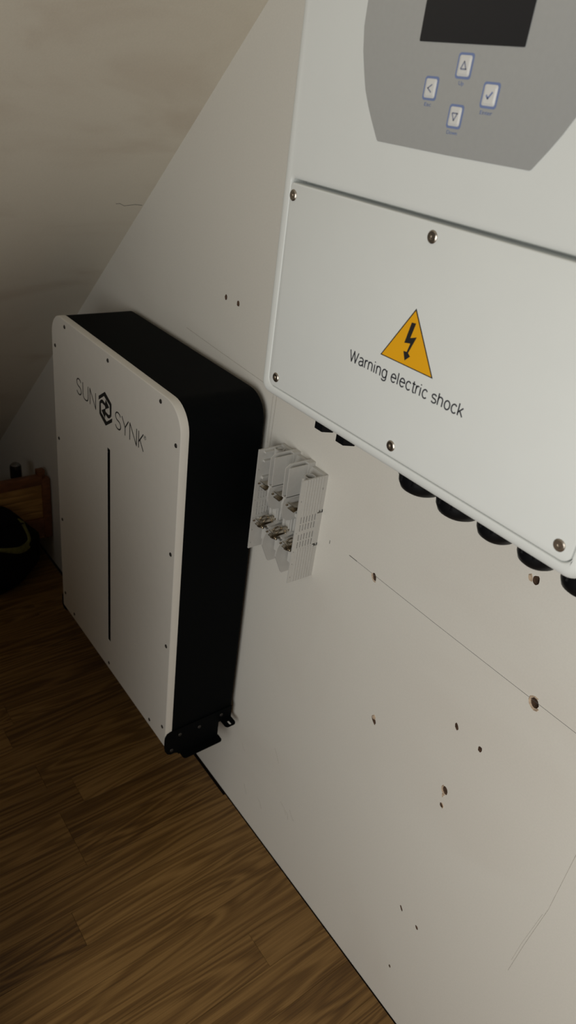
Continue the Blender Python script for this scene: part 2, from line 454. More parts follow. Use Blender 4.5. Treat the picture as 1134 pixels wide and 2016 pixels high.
# wall behind the camera, with the window that lights the room
wo = [(XL, 0.0), (XR, 0.0), (XR, HT), (XT, HT)]
wh = [(WIN['x0'], WIN['z0']), (WIN['x1'], WIN['z0']), (WIN['x1'], WIN['z1']), (WIN['x0'], WIN['z1'])]
v2, tris = cdt_faces(wo, [wh])
bm = bmesh.new()
for yy in (YF, YF - 0.06):
    vs = [bm.verts.new((p.x, yy, p.y)) for p in v2]
    for t in tris: bm.faces.new([vs[i] for i in t])
loft(bm, [at_y(wh, YF), at_y(wh, YF - 0.06)], False, False)
loft(bm, [at_y(wo, YF), at_y(wo, YF - 0.06)], False, False)
bmesh.ops.remove_doubles(bm, verts=bm.verts, dist=1e-6)
struct(bmo('wall_front', bm, MT['bounce_cut']), 'unseen gable wall with the window, dark brown to cut bounce light')
bm = bmesh.new()
for a in ((WIN['x0'] - .03, WIN['x0'] + .02, WIN['z0'] - .03, WIN['z1'] + .03), (WIN['x1'] - .02, WIN['x1'] + .03, WIN['z0'] - .03, WIN['z1'] + .03),
          (WIN['x0'], WIN['x1'], WIN['z0'] - .03, WIN['z0'] + .02), (WIN['x0'], WIN['x1'], WIN['z1'] - .02, WIN['z1'] + .03)):
    box(bm, a[0], a[1], YF - 0.075, YF - 0.02, a[2], a[3])
struct(bmo('window_1', bm, MT['white']), 'white framed window behind the viewer')

# unseen half-height wall, added to shade the lower left of the view
bm = bmesh.new()
box(bm, -0.56, -0.49, YF, -0.58, -0.02, 0.83); box(bm, -0.575, -0.475, YF, -0.57, 0.83, 0.86, 0.004)
struct(bmo('shade_parapet', bm, MT['bounce_cut']), 'unseen half height wall added to shade the lower left')

# ------------------------------------------------------------------ floor of oak strips
bm = bmesh.new(); box(bm, XL - 0.05, XR + 0.06, YF - 0.06, 0.06, -0.05, -0.0085)
floor = struct(bmo('floor', bm, MT['base']), 'brown oak strip laminate floor')
PW = 0.065; X0 = -0.636
pr = random.Random(21)
FIRST = {-1: [-0.357], -8: [-0.323], -5: [-0.250]}
TONE = {(-1, 0): 0.75, (-1, 1): 0.0, (-8, 0): 0.25, (-8, 1): 0.85, (-5, 0): 0.75, (-5, 1): 0.2, (0, 0): 0.6, (1, 0): 0.65, (-2, 0): 0.45, (-3, 0): 0.25, (-4, 0): 0.15}
plank_cache = {}
def plank_mesh(L):
    key = round(L, 3)
    if key not in plank_cache:
        bm = bmesh.new()
        box(bm, 0.00015, PW - 0.00015, -L + 0.00015, -0.00015, -0.009, 0.0, 0.00035)
        bmesh.ops.recalc_face_normals(bm, faces=bm.faces)
        me = bpy.data.meshes.new('plank'); bm.to_mesh(me); bm.free(); me.materials.append(MT['oak'])
        plank_cache[key] = me
    return plank_cache[key]
def add_plank(x, y, L, tone):
    o = bpy.data.objects.new('plank', plank_mesh(L)); COL.objects.link(o)
    o.parent = floor; o.location = (x, y, 0); o.color = (tone, tone, tone, 1)
i0 = math.floor((XL - X0) / PW); i1 = math.ceil((XR - X0) / PW)
rest = []
for i in range(i0, i1 + 1):
    x = X0 + i * PW
    y = -0.0022 if x > -0.80 else -0.0065
    cuts = list(FIRST.get(i, []))
    if not cuts: cuts = [-pr.choice([0.12, 0.30, 0.52, 0.56, 0.60, 0.64])]
    while cuts[-1] > YF: cuts.append(round(cuts[-1] - pr.choice([0.48, 0.54, 0.60]), 3))
    for c in cuts:
        c = max(c, YF)
        if y - c > 0.01:
            if x < 0.1 and y > -1.0: add_plank(x, y, y - c, TONE.get((i, cuts.index(c) if c in cuts else 9), pr.uniform(0.25, 0.75)))
            else: rest.append((x, y, c))
        y = c
bm = bmesh.new()
for x, y, c in rest: box(bm, x + .0002, x + PW - .0002, c + .0002, y - .0002, -0.009, 0.0)
r_ = bmo('planks', bm, MT['oak'], floor); r_['kind'] = 'stuff'; r_.color = (0.5, 0.5, 0.5, 1)

# ------------------------------------------------------------------ wall battery
bat = thing('wall_battery', (-0.997, -0.08, 0.180), 'white and black wall mounted battery with rounded top and dark light strip', 'battery')
BX0, BX1, BZ0, BZ1 = -1.2285, -0.7655, 0.2267, 0.8780
def bshape(ins=0.0, rt=0.042, rb=0.004):
    return rrect(BX0 + ins, BX1 - ins, BZ0 + ins, BZ1 - ins, (max(rb - ins, .0008), max(rb - ins, .0008), rt - ins, rt - ins), 10)
bm = bmesh.new()
loft(bm, [at_y(bshape(0.0016), -0.0125), at_y(bshape(0.0005), -0.0140), at_y(bshape(0.0005), -0.1390)])
bmo('body', bm, MT['black'], bat, 35)
bm = bmesh.new()      # plate that hangs the battery on the wall
box(bm, BX0 + 0.06, BX1 - 0.07, -0.0130, 0.0008, 0.30, 0.80, 0.002)
bmo('mounting_plate', bm, MT['black'], bat)
SX, SZ0, SZ1, SW = -0.9945, 0.3005, 0.7155, 0.0060
slot = rrect(SX - SW, SX + SW, SZ0, SZ1, 0.0008, 10)
bm = bmesh.new()
loft(bm, [at_y(bshape(0.0), -0.1388), at_y(bshape(0.0), -0.1493), at_y(bshape(0.0006), -0.1506), at_y(bshape(0.0018), -0.1513), at_y(slot, -0.1513), at_y(slot, -0.1470)], True, True)
panel = bmo('front_panel', bm, MT['batwhite'], bat, 30)
bm = bmesh.new(); prism_y(bm, rrect(SX - SW + .0001, SX + SW - .0001, SZ0 + .0002, SZ1 - .0095, 0.0006, 3), -0.1468, -0.1504)
prism_y(bm, [(SX - SW + .0002, SZ1 - .0080), (SX + SW - .0002, SZ1 - .0094), (SX + SW - .0002, SZ1 - .0012), (SX - SW + .0002, SZ1 - .0002)], -0.1468, -0.1504)
bmo('light_strip', bm, MT['black'], panel)
def screw_mesh(r, h, socket=True, seg=16):
    bm = bmesh.new()
    prof = [(r, 0.0), (r, -h * 0.55), (r * 0.82, -h)]
    if socket: prof += [(r * 0.42, -h), (r * 0.36, -h * 0.25)]
    lathe(bm, prof, (0, 0, 0), 'y', seg)
    bmesh.ops.recalc_face_normals(bm, faces=bm.faces)
    me = bpy.data.meshes.new('screw'); bm.to_mesh(me); bm.free()
    me.polygons.foreach_set('use_smooth', [True] * len(me.polygons)); me.set_sharp_from_angle(angle=math.radians(35))
    return me
def place(me, name, m, parent, loc, rot=None):
    o = bpy.data.objects.new(name, me); COL.objects.link(o)
    if m is not None and len(me.materials) == 0: me.materials.append(m)
    o.parent = parent
    base = parent.matrix_world.translation if parent.type == 'EMPTY' else Vector((0, 0, 0))
    o.location = Vector(loc)
    if parent.type == 'EMPTY': o.matrix_parent_inverse = Matrix.Translation(-parent.location)
    else: o.matrix_parent_inverse = Matrix.Identity(4)
    if rot: o.rotation_euler = rot
    return o
sm = screw_mesh(0.0034, 0.0012)
xs_e = (-1.2130, -0.7780); xs_t = (-1.1668, -0.9957, -0.8250)
pts = [(x, z) for x in xs_e for z in (0.8188, 0.6370, 0.4552, 0.2685)] + [(x, z) for x in xs_t for z in (0.8657, 0.2427)]
for x, z in pts: place(sm, 'screw', MT['darksteel'], panel, (x, -0.1511, z))

# lettering: thin strokes
def glyph(ch, x, z, w, h):
    P = lambda u, v: (x + u * w, z + v * h)
    if ch == 'U':
        return [[P(0, 1), P(0, .30), P(.06, .14), P(.22, .03), P(.5, 0), P(.78, .03), P(.94, .14), P(1, .30), P(1, 1)]]
    if ch == 'N': return [[P(0, 0), P(0, 1), P(1, 0), P(1, 1)]]
    if ch == 'Y': return [[P(0, 1), P(.5, .48), P(.5, 0)], [P(.5, .48), P(1, 1)]]
    if ch == 'K': return [[P(0, 0), P(0, 1)], [P(.0, .36), P(.95, 1)], [P(.26, .53), P(1, 0)]]
    if ch == 'S':
        a = []
        for i in range(13):
            t = math.radians(20 + 250 * i / 12); a.append((0.5 + 0.46 * math.cos(t), 0.755 + 0.245 * math.sin(t)))
        for i in range(1, 14):
            t = math.radians(90 - 250 * i / 13); a.append((0.5 + 0.5 * math.cos(t), 0.255 + 0.255 * math.sin(t)))
        return [[P(*q) for q in a]]
bm = bmesh.new()
LZ, LH, LW = 0.7655, 0.0280, 0.0022
for ch, x, w in (('S', -1.1205, .0190), ('U', -1.0945, .0215), ('N', -1.0655, .0225), ('S', -0.9690, .0195), ('Y', -0.9455, .0225), ('N', -0.9180, .0225), ('K', -0.8885, .0155)):
    for st in glyph(ch, x, LZ, w, LH): ribbon_xz(bm, st, LW, -0.1512, -0.15145)
    if x in (-1.0655, -0.8885):
        bmo('brand_lettering', bm, MT['print'], panel); bm = bmesh.new()
bm.free()
bm = bmesh.new()      # registered mark
cxr, czr = -0.8685, 0.7905
ring = [(cxr + .0031 * math.cos(t * math.pi / 8), czr + .0031 * math.sin(t * math.pi / 8)) for t in range(17)]
ribbon_xz(bm, ring, 0.0005, -0.1512, -0.15145)
for st in ([(cxr - .0010, czr - .0016), (cxr - .0010, czr + .0016), (cxr + .0006, czr + .0016), (cxr + .0011, czr + .0009), (cxr + .0006, czr + .0001), (cxr - .0010, czr + .0001)], [(cxr + .0002, czr + .0001), (cxr + .0012, czr - .0016)]):
    ribbon_xz(bm, st, 0.0005, -0.1512, -0.15145)
bmo('registered_mark', bm, MT['print'], panel)
# emblem: hexagon of two hooked bars round two arrows
EC = (-1.0058, 0.7810)
EM = [(-.0169, .0095), (-.0225, .0036), (-.0230, -.0169), (-.0203, -.0190), (.0013, -.0289), (.0250, -.0132), (.0256, -.0060), (.0047, -.0203), (-.0160, -.0125), (-.0170, .0030),
      (-.0123, .0056), (-.0010, .0044), (.0001, -.0007), (.0146, .0079), (.0019, .0172), (-.0009, .0095), (-.0101, .0122)]
bm = bmesh.new()
for sg in (1, -1):
    v2, tr = cdt_faces([(EC[0] + u * sg, EC[1] + v * sg) for u, v in EM], [])
    for t in tr:
        q = [v2[i] for i in t]
        loft(bm, [[(p.x, -0.1512, p.y) for p in q], [(p.x, -0.15145, p.y) for p in q]])
bmo('brand_emblem', bm, MT['print'], panel)

# side brackets with outward feet
def bracket(sgn, x):
    bm = bmesh.new()
    T = 0.002
    prof = [(-0.1420, 0.2620), (-0.1485, 0.2595), (-0.1522, 0.2530), (-0.1530, 0.2450), (-0.1528, 0.2280), (-0.1510, 0.2170), (-0.1465, 0.2085), (-0.1400, 0.2040), (-0.1310, 0.2035),
            (-0.1260, 0.2010), (-0.1230, 0.1960), (-0.0400, 0.1960), (-0.0400, 0.2335), (-0.0130, 0.2335), (-0.0130, 0.2620)]
    prism_x(bm, prof, x, x + sgn * T)
    def foot(y0, y1, z, w, hole=None):
        o = [(x, y0), (x + sgn * (w - .006), y0)]
        for a in range(0, 91, 18): o.append((x + sgn * (w - .006 + .006 * math.sin(math.radians(a))), y0 + .006 - .006 * math.cos(math.radians(a))))
        for a in range(0, 91, 18): o.append((x + sgn * (w - .006 + .006 * math.cos(math.radians(a))), y1 - .006 + .006 * math.sin(math.radians(a))))
        o += [(x, y1)]
        o2 = []
        for p in o:
            if not o2 or (Vector(p) - Vector(o2[-1])).length > 1e-6: o2.append(p)
        holes = []
        if hole:
            hx, hy, hl, hr_ = hole; h = []
            for k in range(16):
                t = 2 * math.pi * k / 16
                h.append((hx + sgn * (hr_ * math.cos(t) + (hl if math.cos(t) > 0 else -hl)), hy + hr_ * math.sin(t)))
            holes = [h]
        v2, tr = cdt_faces(o2, holes)
        for zz in (z, z - T):
            vv = [bm.verts.new((p.x, p.y, zz)) for p in v2]
            for t in tr: bm.faces.new([vv[i] for i in t])
        for l in [o2] + holes: loft(bm, [[(p[0], p[1], z) for p in l], [(p[0], p[1], z - T) for p in l]], False, False)
    foot(-0.1200, -0.0375, 0.1975, 0.0170)
    foot(-0.0360, -0.0135, 0.2350, 0.0220, (x + sgn * 0.0140, -0.0245, 0.0026, 0.0024))
    bmesh.ops.remove_doubles(bm, verts=bm.verts, dist=1e-6)
    b = bmo('foot_bracket', bm, MT['black'], bat)
    for y, z in ((-0.1230, 0.2470), (-0.0827, 0.2445), (-0.0360, 0.2500), (-0.1385, 0.2150)):
        place(screw_mesh(0.0034, 0.0014), 'bolt', MT['darksteel'], b, (x + sgn * T * 0.95, y, z), (0, 0, math.radians(90) * sgn))
bracket(1, BX1 + 0.0001)
bracket(-1, BX0 - 0.0001)

# ------------------------------------------------------------------ inverter
inv = thing('inverter', (-0.3275, -0.116, 1.0205), 'white wall mounted inverter with grey control panel and screwed lower lid', 'inverter')
IX0, IX1, IZ0, IZ1, IY = -0.4965, -0.1575, 1.0195, 1.6000, -0.2330
LX0, LX1, LZ0, LZ1 = -0.4825, -0.1668, 1.0310, 1.1962
def ishape(ins): return rrect(IX0 + ins, IX1 - ins, IZ0 + ins, IZ1 - ins, max(0.012 - ins, 0.003), 8)
def lshape(o, top=0.0): return rrect(LX0 - o, LX1 + o, LZ0 - o, LZ1 + o + top, (0.007 + o, 0.007 + o, 0.003 + o, 0.003 + o), 8)
loops = [at_y(ishape(0.0), 0.0008), at_y(ishape(0.0), IY + 0.0085)]
for k in range(1, 7):
    a = math.radians(90 * k / 6); loops.append(at_y(ishape(0.0085 * (1 - math.cos(a))), IY + 0.0085 * (1 - math.sin(a))))
for k in range(0, 5):
    a = math.radians(90 * k / 4); loops.append(at_y(lshape(0.0006 + 0.0012 * (1 - math.sin(a)), 0.0021 + 0.0030 * (1 - math.sin(a))), IY + 0.0022 * (1 - math.cos(a))))
loops.append(at_y(lshape(0.0006, 0.0021), IY + 0.0160))
bm = bmesh.new(); loft(bm, loops)
bmo('casing', bm, MT['invwhite'], inv, 40)
bm = bmesh.new()
ll = [at_y(lshape(0), IY + 0.0158), at_y(lshape(0), IY + 0.0006), at_y(lshape(-0.0003), IY), at_y(lshape(-0.0009), IY - 0.0003)]
loft(bm, ll)
lid = bmo('lid', bm, MT['invwhite'], inv, 40)
LY = IY - 0.0003
im = screw_mesh(0.0042, 0.0013)
for x, z in ((-0.4778, 1.1873), (-0.3285, 1.1875), (-0.1785, 1.1875), (-0.4722, 1.0397), (-0.3255, 1.0396), (-0.1765, 1.0402)):
    place(im, 'screw', MT['steel'], lid, (x, LY + 0.0002, z))
tri = [(-0.3290, 1.1412), (-0.3539, 1.1008), (-0.3016, 1.1010)]
def inset(p, d):
    c = Vector((sum(q[0] for q in p) / 3, sum(q[1] for q in p) / 3)); out = []
    for q in p:
        v = Vector(q) - c; out.append(tuple(c + v * (1 - d / v.length)))
    return out
bm = bmesh.new(); prism_y(bm, tri, LY + 0.0001, LY - 0.00012)
bmo('warning_triangle_border', bm, MT['print'], lid)
bm = bmesh.new(); prism_y(bm, inset(tri, 0.0017), LY, LY - 0.00024)
bmo('warning_triangle', bm, MT['yellow'], lid)
bolt = [(-0.3303, 1.1312), (-0.3263, 1.1317), (-0.3287, 1.1208), (-0.3231, 1.1230), (-0.3279, 1.1104), (-0.3254, 1.1086), (-0.3297, 1.1044), (-0.3325, 1.1104), (-0.3293, 1.1108), (-0.3277, 1.1172), (-0.3333, 1.1161)]
v2, tr = cdt_faces(bolt, [])
bm = bmesh.new()
for t in tr:
    q = [v2[i] for i in t]; loft(bm, [[(p.x, LY, p.y) for p in q], [(p.x, LY - 0.00036, p.y) for p in q]])
bmo('lightning_arrow', bm, MT['print'], lid)
def arc(cx, cz, rx, rz, a0, a1, n=10):
    return [(cx + rx * math.cos(math.radians(a0 + (a1 - a0) * k / n)), cz + rz * math.sin(math.radians(a0 + (a1 - a0) * k / n))) for k in range(n + 1)]
def sans(ch):
    """plain sans letter as strokes on a cap height of 1: (strokes, advance)"""
    X = 0.73; m = X / 2; r = 0.235
    G = {
        'W': ([[(0, 1), (.25, 0), (.47, .98), (.69, 0), (.94, 1)]], 1.08),
        'a': ([arc(.24, X - .20, .21, .20, 155, 0, 8) + [(.45, .12), (.50, .0)], [(.45, .44), (.20, .40), (.06, .31), (.02, .19), (.08, .05), (.20, 0), (.33, .05), (.45, .20)]], .64),
        'r': ([[(.04, 0), (.04, X)], [(.04, .42), (.09, .62), (.18, .72), (.30, .70)]], .40),
        'n': ([[(.04, 0), (.04, X)], [(.04, .46)] + arc(.24, X - .22, .20, .22, 140, 0, 8) + [(.44, 0)]], .64),
        'i': ([[(.05, 0), (.05, X)], [(.05, .90), (.05, 1.0)]], .27),
        'g': ([arc(.25, m, r, m, 0, 360, 20), [(.47, X), (.47, -.06), (.42, -.20), (.26, -.27), (.10, -.23), (.04, -.13)]], .66),
        'e': ([[(.02, .40), (.48, .40)] + arc(.25, m, r, m, 5, 320, 18)], .64),
        'l': ([[(.05, 0), (.05, 1)]], .27),
        'c': ([arc(.25, m, r, m, 42, 318, 16)], .58),
        't': ([[(.14, .95), (.14, .12), (.20, .01), (.32, .01)], [(.0, X), (.30, X)]], .38),
        's': ([arc(.23, X - .19, .20, .18, 25, 250, 9)[:-1] + [(.26, .36)] + arc(.23, .185, .21, .185, 70, -155, 9)], .57),
        'h': ([[(.04, 0), (.04, 1)], [(.04, .46)] + arc(.24, X - .22, .20, .22, 140, 0, 8) + [(.44, 0)]], .64),
        'o': ([arc(.25, m, r, m, 0, 360, 20)], .64),
        'k': ([[(.04, 0), (.04, 1)], [(.04, .26), (.42, X)], [(.18, .41), (.45, 0)]], .54),
        ' ': ([], .32)}
    return G[ch]
def lettering(txt, x0, x1, z, h, w, y, th):
    tot = sum(sans(c)[1] for c in txt) - 0.1
    sx = (x1 - x0) / tot; bm = bmesh.new(); x = x0
    for c in txt:
        st, adv = sans(c)
        for k in st: ribbon_xz(bm, [(x + u * sx, z + v * h) for u, v in k], w, y, y - th)
        x += adv * sx
    return bm
bmo('warning_text', lettering('Warning electric shock', -0.3850, -0.2705, 1.0856, 0.0084, 0.00105, LY, 0.00012), MT['text'], lid)

# control panel overlay
OC = -0.3315
leftside = [(-0.4241, 1.3130), (-0.4242, 1.2986), (-0.4216, 1.2852), (-0.4178, 1.2740), (-0.4138, 1.2636), (-0.4085, 1.2545), (-0.4032, 1.2467), (-0.3950, 1.2357)]
zc = 1.3130
ls = leftside + [(-0.3938, 1.2350)]
rs = [(2 * OC - x, z) for x, z in ls[::-1]]
low = ls + [(-0.3315, 1.2346)] + rs
up = [(x, 2 * zc - z) for x, z in low[::-1]][1:-1]
ov = low + up
bm = bmesh.new(); prism_y(bm, ov, IY + 0.0005, IY - 0.0004)
over = bmo('control_panel', bm, MT['overlay'], inv)
OY = IY - 0.0004
bm = bmesh.new(); prism_y(bm, rrect(-0.3716, -0.2922, 1.2922, 1.3400, 0.0008, 3), OY + 0.0002, OY - 0.0003)
bmo('display', bm, MT['lcd'], over)
def button(cx, cz, w, h, kind, txt, tw):
    bm = bmesh.new(); prism_y(bm, rrect(cx - w / 2, cx + w / 2, cz - h / 2, cz + h / 2, 0.0018, 4), OY + 0.0001, OY - 0.00015)
    bmo('button_outline', bm, MT['blue'], over)
    k = 0.0013
    bm = bmesh.new()
    loft(bm, [at_y(rrect(cx - w / 2 + k, cx + w / 2 - k, cz - h / 2 + k, cz + h / 2 - k, 0.0012, 4), OY),
              at_y(rrect(cx - w / 2 + k, cx + w / 2 - k, cz - h / 2 + k, cz + h / 2 - k, 0.0012, 4), OY - 0.0004),
              at_y(rrect(cx - w / 2 + 2 * k, cx + w / 2 - 2 * k, cz - h / 2 + 2 * k, cz + h / 2 - 2 * k, 0.0009, 4), OY - 0.0009)])
    bmo('button', bm, MT['button'], over)
    bm = bmesh.new(); q = 0.0021; y0, y1 = OY - 0.0008, OY - 0.00100
    S = {'up': [[(-q, -q * .8), (0, q), (q, -q * .8), (-q, -q * .8)]], 'down': [[(-q, q * .8), (0, -q), (q, q * .8), (-q, q * .8)]],
         'left': [[(q * .7, q), (-q * .8, 0), (q * .7, -q)]], 'tick': [[(-q, .0), (-q * .3, -q * .8), (q, q * .8)]]}[kind]
    for st in S: ribbon_xz(bm, [(cx + u, cz + v) for u, v in st], 0.0010 if kind == 'tick' else 0.0008, y0, y1)
    bmo('button_symbol', bm, MT['blue' if kind == 'tick' else 'symbol'], over)
    bmo('button_text', text_mesh(txt, tw, 0.0021, cx, cz - h / 2 - 0.0031, OY, 0.00012, bold=0.01), MT['blue'], over)
button(-0.3317, 1.2815, 0.0120, 0.0132, 'up', 'Up', 0.0040)
button(-0.3550, 1.2685, 0.0115, 0.0128, 'left', 'Esc', 0.0056)
button(-0.3309, 1.2556, 0.0115, 0.0128, 'down', 'Down', 0.0084)
button(-0.3084, 1.2684, 0.0122, 0.0132, 'tick', 'Enter', 0.0092)

# cable glands and connectors below
def gland(x, y, r, zlow):
    bm = bmesh.new(); z1 = IZ0 + 0.001
    lathe(bm, [(r * .86, z1 - zlow), (r * .86, 0.020), (r, 0.020), (r, 0.012), (r * .97, 0.0075), (r * .86, 0.0030), (r * .66, 0.0006), (r * .50, 0.0), (r * .44, 0.003)][::-1], (x, y, zlow), 'z', 32)
    g = bmo('cable_gland', bm, MT['rubber'], inv, 40)
    bm = bmesh.new()
    for k in range(10):
        a = 2 * math.pi * k / 10; c, s = math.cos(a), math.sin(a)
        p = [(x + (r * .99) * c - .0012 * s, y + (r * .99) * s + .0012 * c), (x + (r * 1.03) * c, y + (r * 1.03) * s), (x + (r * .99) * c + .0012 * s, y + (r * .99) * s - .0012 * c)]
        loft(bm, [[(u, v, zlow + .011) for u, v in p], [(u, v, zlow + .020) for u, v in p]])
    bmo('grip_ridges', bm, MT['rubber'], g)
GY = -0.172
for x, r in ((-0.3365, .0205), (-0.2945, .0200), (-0.2555, .0170), (-0.2175, .0165), (-0.1795, .0165)):
    gland(x, GY, r, 0.9815)
def hexstub(x, y, r, zlow):
    bm = bmesh.new(); z1 = IZ0 + 0.001
    lathe(bm, [(r * .72, 0), (r * .72, .010), (r, .010), (r, z1 - zlow)], (x, y, zlow), 'z', 6)
    bmo('cable_connector', bm, MT['rubber'], inv)
hexstub(-0.4665, -0.170, 0.0150, 0.9825)
hexstub(-0.4350, -0.170, 0.0150, 0.9825)

# ------------------------------------------------------------------ three pole fuse base
fb = thing('fuse_base', (-0.6777, -0.02, 0.6475), 'open grey plastic three pole fuse base with metal clips on the wall', 'fuse base')
FX0, FX1, FZ0, FZ1, FD = -0.7292, -0.6264, 0.6475, 0.8155, -0.0455
def perforated(bm, ys, zs, holes, x0, x1):
    """plate in the y-z plane with rectangular openings"""
    Y = sorted({round(v, 5) for v in list(ys) + [h[0] for h in holes] + [h[1] for h in holes]})
    Z = sorted({round(v, 5) for v in list(zs) + [h[2] for h in holes] + [h[3] for h in holes]})
    def solid(i, j):
        if i < 0 or j < 0 or i >= len(Y) - 1 or j >= len(Z) - 1: return False
        cy = (Y[i] + Y[i + 1]) / 2; cz = (Z[j] + Z[j + 1]) / 2
        return not any(h[0] < cy < h[1] and h[2] < cz < h[3] for h in holes)
    V = {}
    def v(x, i, j):
        k = (x, i, j)
        if k not in V: V[k] = bm.verts.new((x, Y[i], Z[j]))
        return V[k]
    for i in range(len(Y) - 1):
        for j in range(len(Z) - 1):
            if not solid(i, j): continue
            for x in (x0, x1): bm.faces.new((v(x, i, j), v(x, i + 1, j), v(x, i + 1, j + 1), v(x, i, j + 1)))
            for a, b, n in (((i, j), (i + 1, j), (i, j - 1)), ((i, j + 1), (i + 1, j + 1), (i, j + 1)), ((i, j), (i, j + 1), (i - 1, j)), ((i + 1, j), (i + 1, j + 1), (i + 1, j))):
                if not solid(*n): bm.faces.new((v(x0, *a), v(x0, *b), v(x1, *b), v(x1, *a)))
rowsz = [(0.7470, 0.7572), (0.7346, 0.7448), (0.7186, 0.7288), (0.7062, 0.7164)]
holes = []
for k in range(6):
    yc = -0.0372 + k * 0.0050
    for a, b in rowsz: holes.append((yc - 0.00105, yc + 0.00105, a, b))
holes += [(-0.0093, 0.0, 0.7560, 0.7612), (-0.0093, 0.0, 0.7005, 0.7057),       # notches at the back
          (-0.0078, -0.0054, 0.7940, 0.7972), (-0.0425, -0.0412, 0.7820, 0.7845), (-0.0428, -0.0416, 0.7310, 0.7330),
          (-0.0428, -0.0416, 0.7000, 0.7022), (-0.0425, -0.0412, 0.6790, 0.6812), (-0.0425, -0.0412, 0.6560, 0.6582)]
for side in (1, -1):
    bm = bmesh.new()
    xo = FX1 if side > 0 else FX0
    perforated(bm, (FD, 0.0006), (FZ0, FZ1), holes, xo - side * 0.0019, xo)
    for k in range(7):
        yy = -0.0375 + k * 0.0047
        for a, b in ((0.7590, FZ1 - .0005), (FZ0 + .0005, 0.7042)):
            box(bm, min(xo, xo + side * .0007), max(xo, xo + side * .0007), yy, yy + 0.0017, a, b)
    if side > 0: box(bm, xo - .0019, xo, FD, FD + .0022, FZ1 - .0002, FZ1 + .0040)
    for z in (0.8096, 0.7955, 0.7680):       # ribs inside
        box(bm, min(xo - side * .0065, xo - side * .0015), max(xo - side * .0065, xo - side * .0015), -0.0365, -0.006, z, z + (.0028 if z > 0.77 else .0042))
    box(bm, min(xo - side * .010, xo - side * .0015), max(xo - side * .010, xo - side * .0015), -0.034, -0.006, 0.6985, 0.7015)
    bmo('side_panel', bm, MT['grey'], fb)
bm = bmesh.new()
box(bm, FX0 + .0070, FX1 - .0070, -0.0070, 0.0006, FZ0 + 0.012, FZ1 - 0.003)
bmo('back_plate', bm, MT['grey'], fb)
pole = [(-0.7115), (-0.6778), (-0.6441)]
div = [-0.6949, -0.6607]
for x in div:
    bm = bmesh.new()
    low = [(-0.0060, 0.7745), (-0.0420, 0.7745), (-0.0455, 0.7700), (-0.0470, 0.7640), (-0.0470, 0.7560), (-0.0455, 0.7480), (-0.0420, 0.7400), (-0.0370, 0.7345), (-0.0300, 0.7330), (-0.0060, 0.7330)]
    prism_x(bm, low, x - .0016, x + .0022)
    for dx, ch in ((-0.0042, True), (0.0026, False)):
        zt = 0.8225 if ch else 0.8195
        pf = [(-0.0060, 0.7735), (-0.0455, 0.7735), (-0.0458, 0.8170), (-0.0380, zt), (-0.0060, zt)] if ch else [(-0.0060, 0.7735), (-0.0440, 0.7735), (-0.0445, 0.8180), (-0.0430, zt), (-0.0060, zt)]
        prism_x(bm, pf, x + dx, x + dx + 0.0016)
    box(bm, x - .0042, x + .0042, -0.0450, -0.0060, 0.7720, 0.7745)
    box(bm, x - .0050, x + .0050, -0.0120, 0.0004, 0.7735, 0.8215)
    bmo('upper_barrier', bm, MT['grey'], fb)
    bm = bmesh.new()
    pf = [(-0.0050, 0.7010), (-0.0330, 0.7010), (-0.0395, 0.6965), (-0.0435, 0.6900), (-0.0455, 0.6835), (-0.0460, 0.6735), (-0.0330, 0.6440), (-0.0310, 0.6410), (-0.0010, 0.6410), (-0.0010, 0.68)]
    prism_x(bm, pf, x - .0012, x + .0014)
    bmo('lower_barrier', bm, MT['grey'], fb)
# moulded tray per pole with ribs and a dark disc painted as the shade of a fixing hole
for k, x in enumerate(pole):
    bm = bmesh.new()
    box(bm, x - .0115, x + .0115, -0.0140, -0.0065, 0.7040, 0.7380, 0.0012)
    box(bm, x - .0105, x - .0065, -0.0185, -0.0138, 0.7050, 0.7370, 0.0006)
    box(bm, x + .0020, x + .0045, -0.0170, -0.0138, 0.7050, 0.7370, 0.0006)
    box(bm, x + .0080, x + .0105, -0.0185, -0.0138, 0.7050, 0.7370, 0.0006)
    prism_x(bm, [(-0.0065, 0.7040), (-0.0140, 0.7040), (-0.0300, 0.6965), (-0.0300, 0.6935), (-0.0065, 0.6935)], x - .0130, x + .0130)
    box(bm, x - .0130, x + .0130, -0.0260, -0.0065, 0.6620, 0.6840, 0.0010)
    box(bm, x - .0130, x + .0130, -0.0240, -0.0065, 0.7380, 0.7440, 0.0008)
    bmo('pole_tray', bm, MT['grey'], fb)
    bm = bmesh.new(); lathe(bm, [(.0030, -0.0145), (.0030, -0.0130)], (x, 0, 0.7345), 'y', 14)
    bmo('hole_shade_disc', bm, MT['void'], fb)
# closed webs across the top, and hexagonal sockets
for xa, xb in ((FX0 + .0015, div[0] - .004), (div[0] + .004, div[1] - .004), (div[1] + .004, FX1 - .0015)):
    bm = bmesh.new()
    v2p = [(-0.0005, 0.8215), (-0.0060, 0.8215), (-0.0100, 0.8090), (-0.0100, 0.7980), (-0.0005, 0.7980)]
    prism_x(bm, [(y, min(z, FZ1 + .0) if xb == FX1 - .0015 else z - .004) for y, z in v2p], xa, xb)
    bmo('top_web', bm, MT['grey'], fb)
def hexsocket(x, y, r):
    bm = bmesh.new()
    o = [(x + r * math.cos(math.radians(60 * k)), y + r * math.sin(math.radians(60 * k))) for k in range(6)]
    i = [(x + (r - .0012) * math.cos(math.radians(60 * k)), y + (r - .0012) * math.sin(math.radians(60 * k))) for k in range(6)]
    loft(bm, [[(p[0], p[1], .790) for p in o], [(p[0], p[1], .8150) for p in o], [(p[0], p[1], .8150) for p in i], [(p[0], p[1], .795) for p in i]])
    bmo('hex_socket', bm, MT['grey'], fb)
hexsocket(-0.6350, -0.0255, 0.0082)
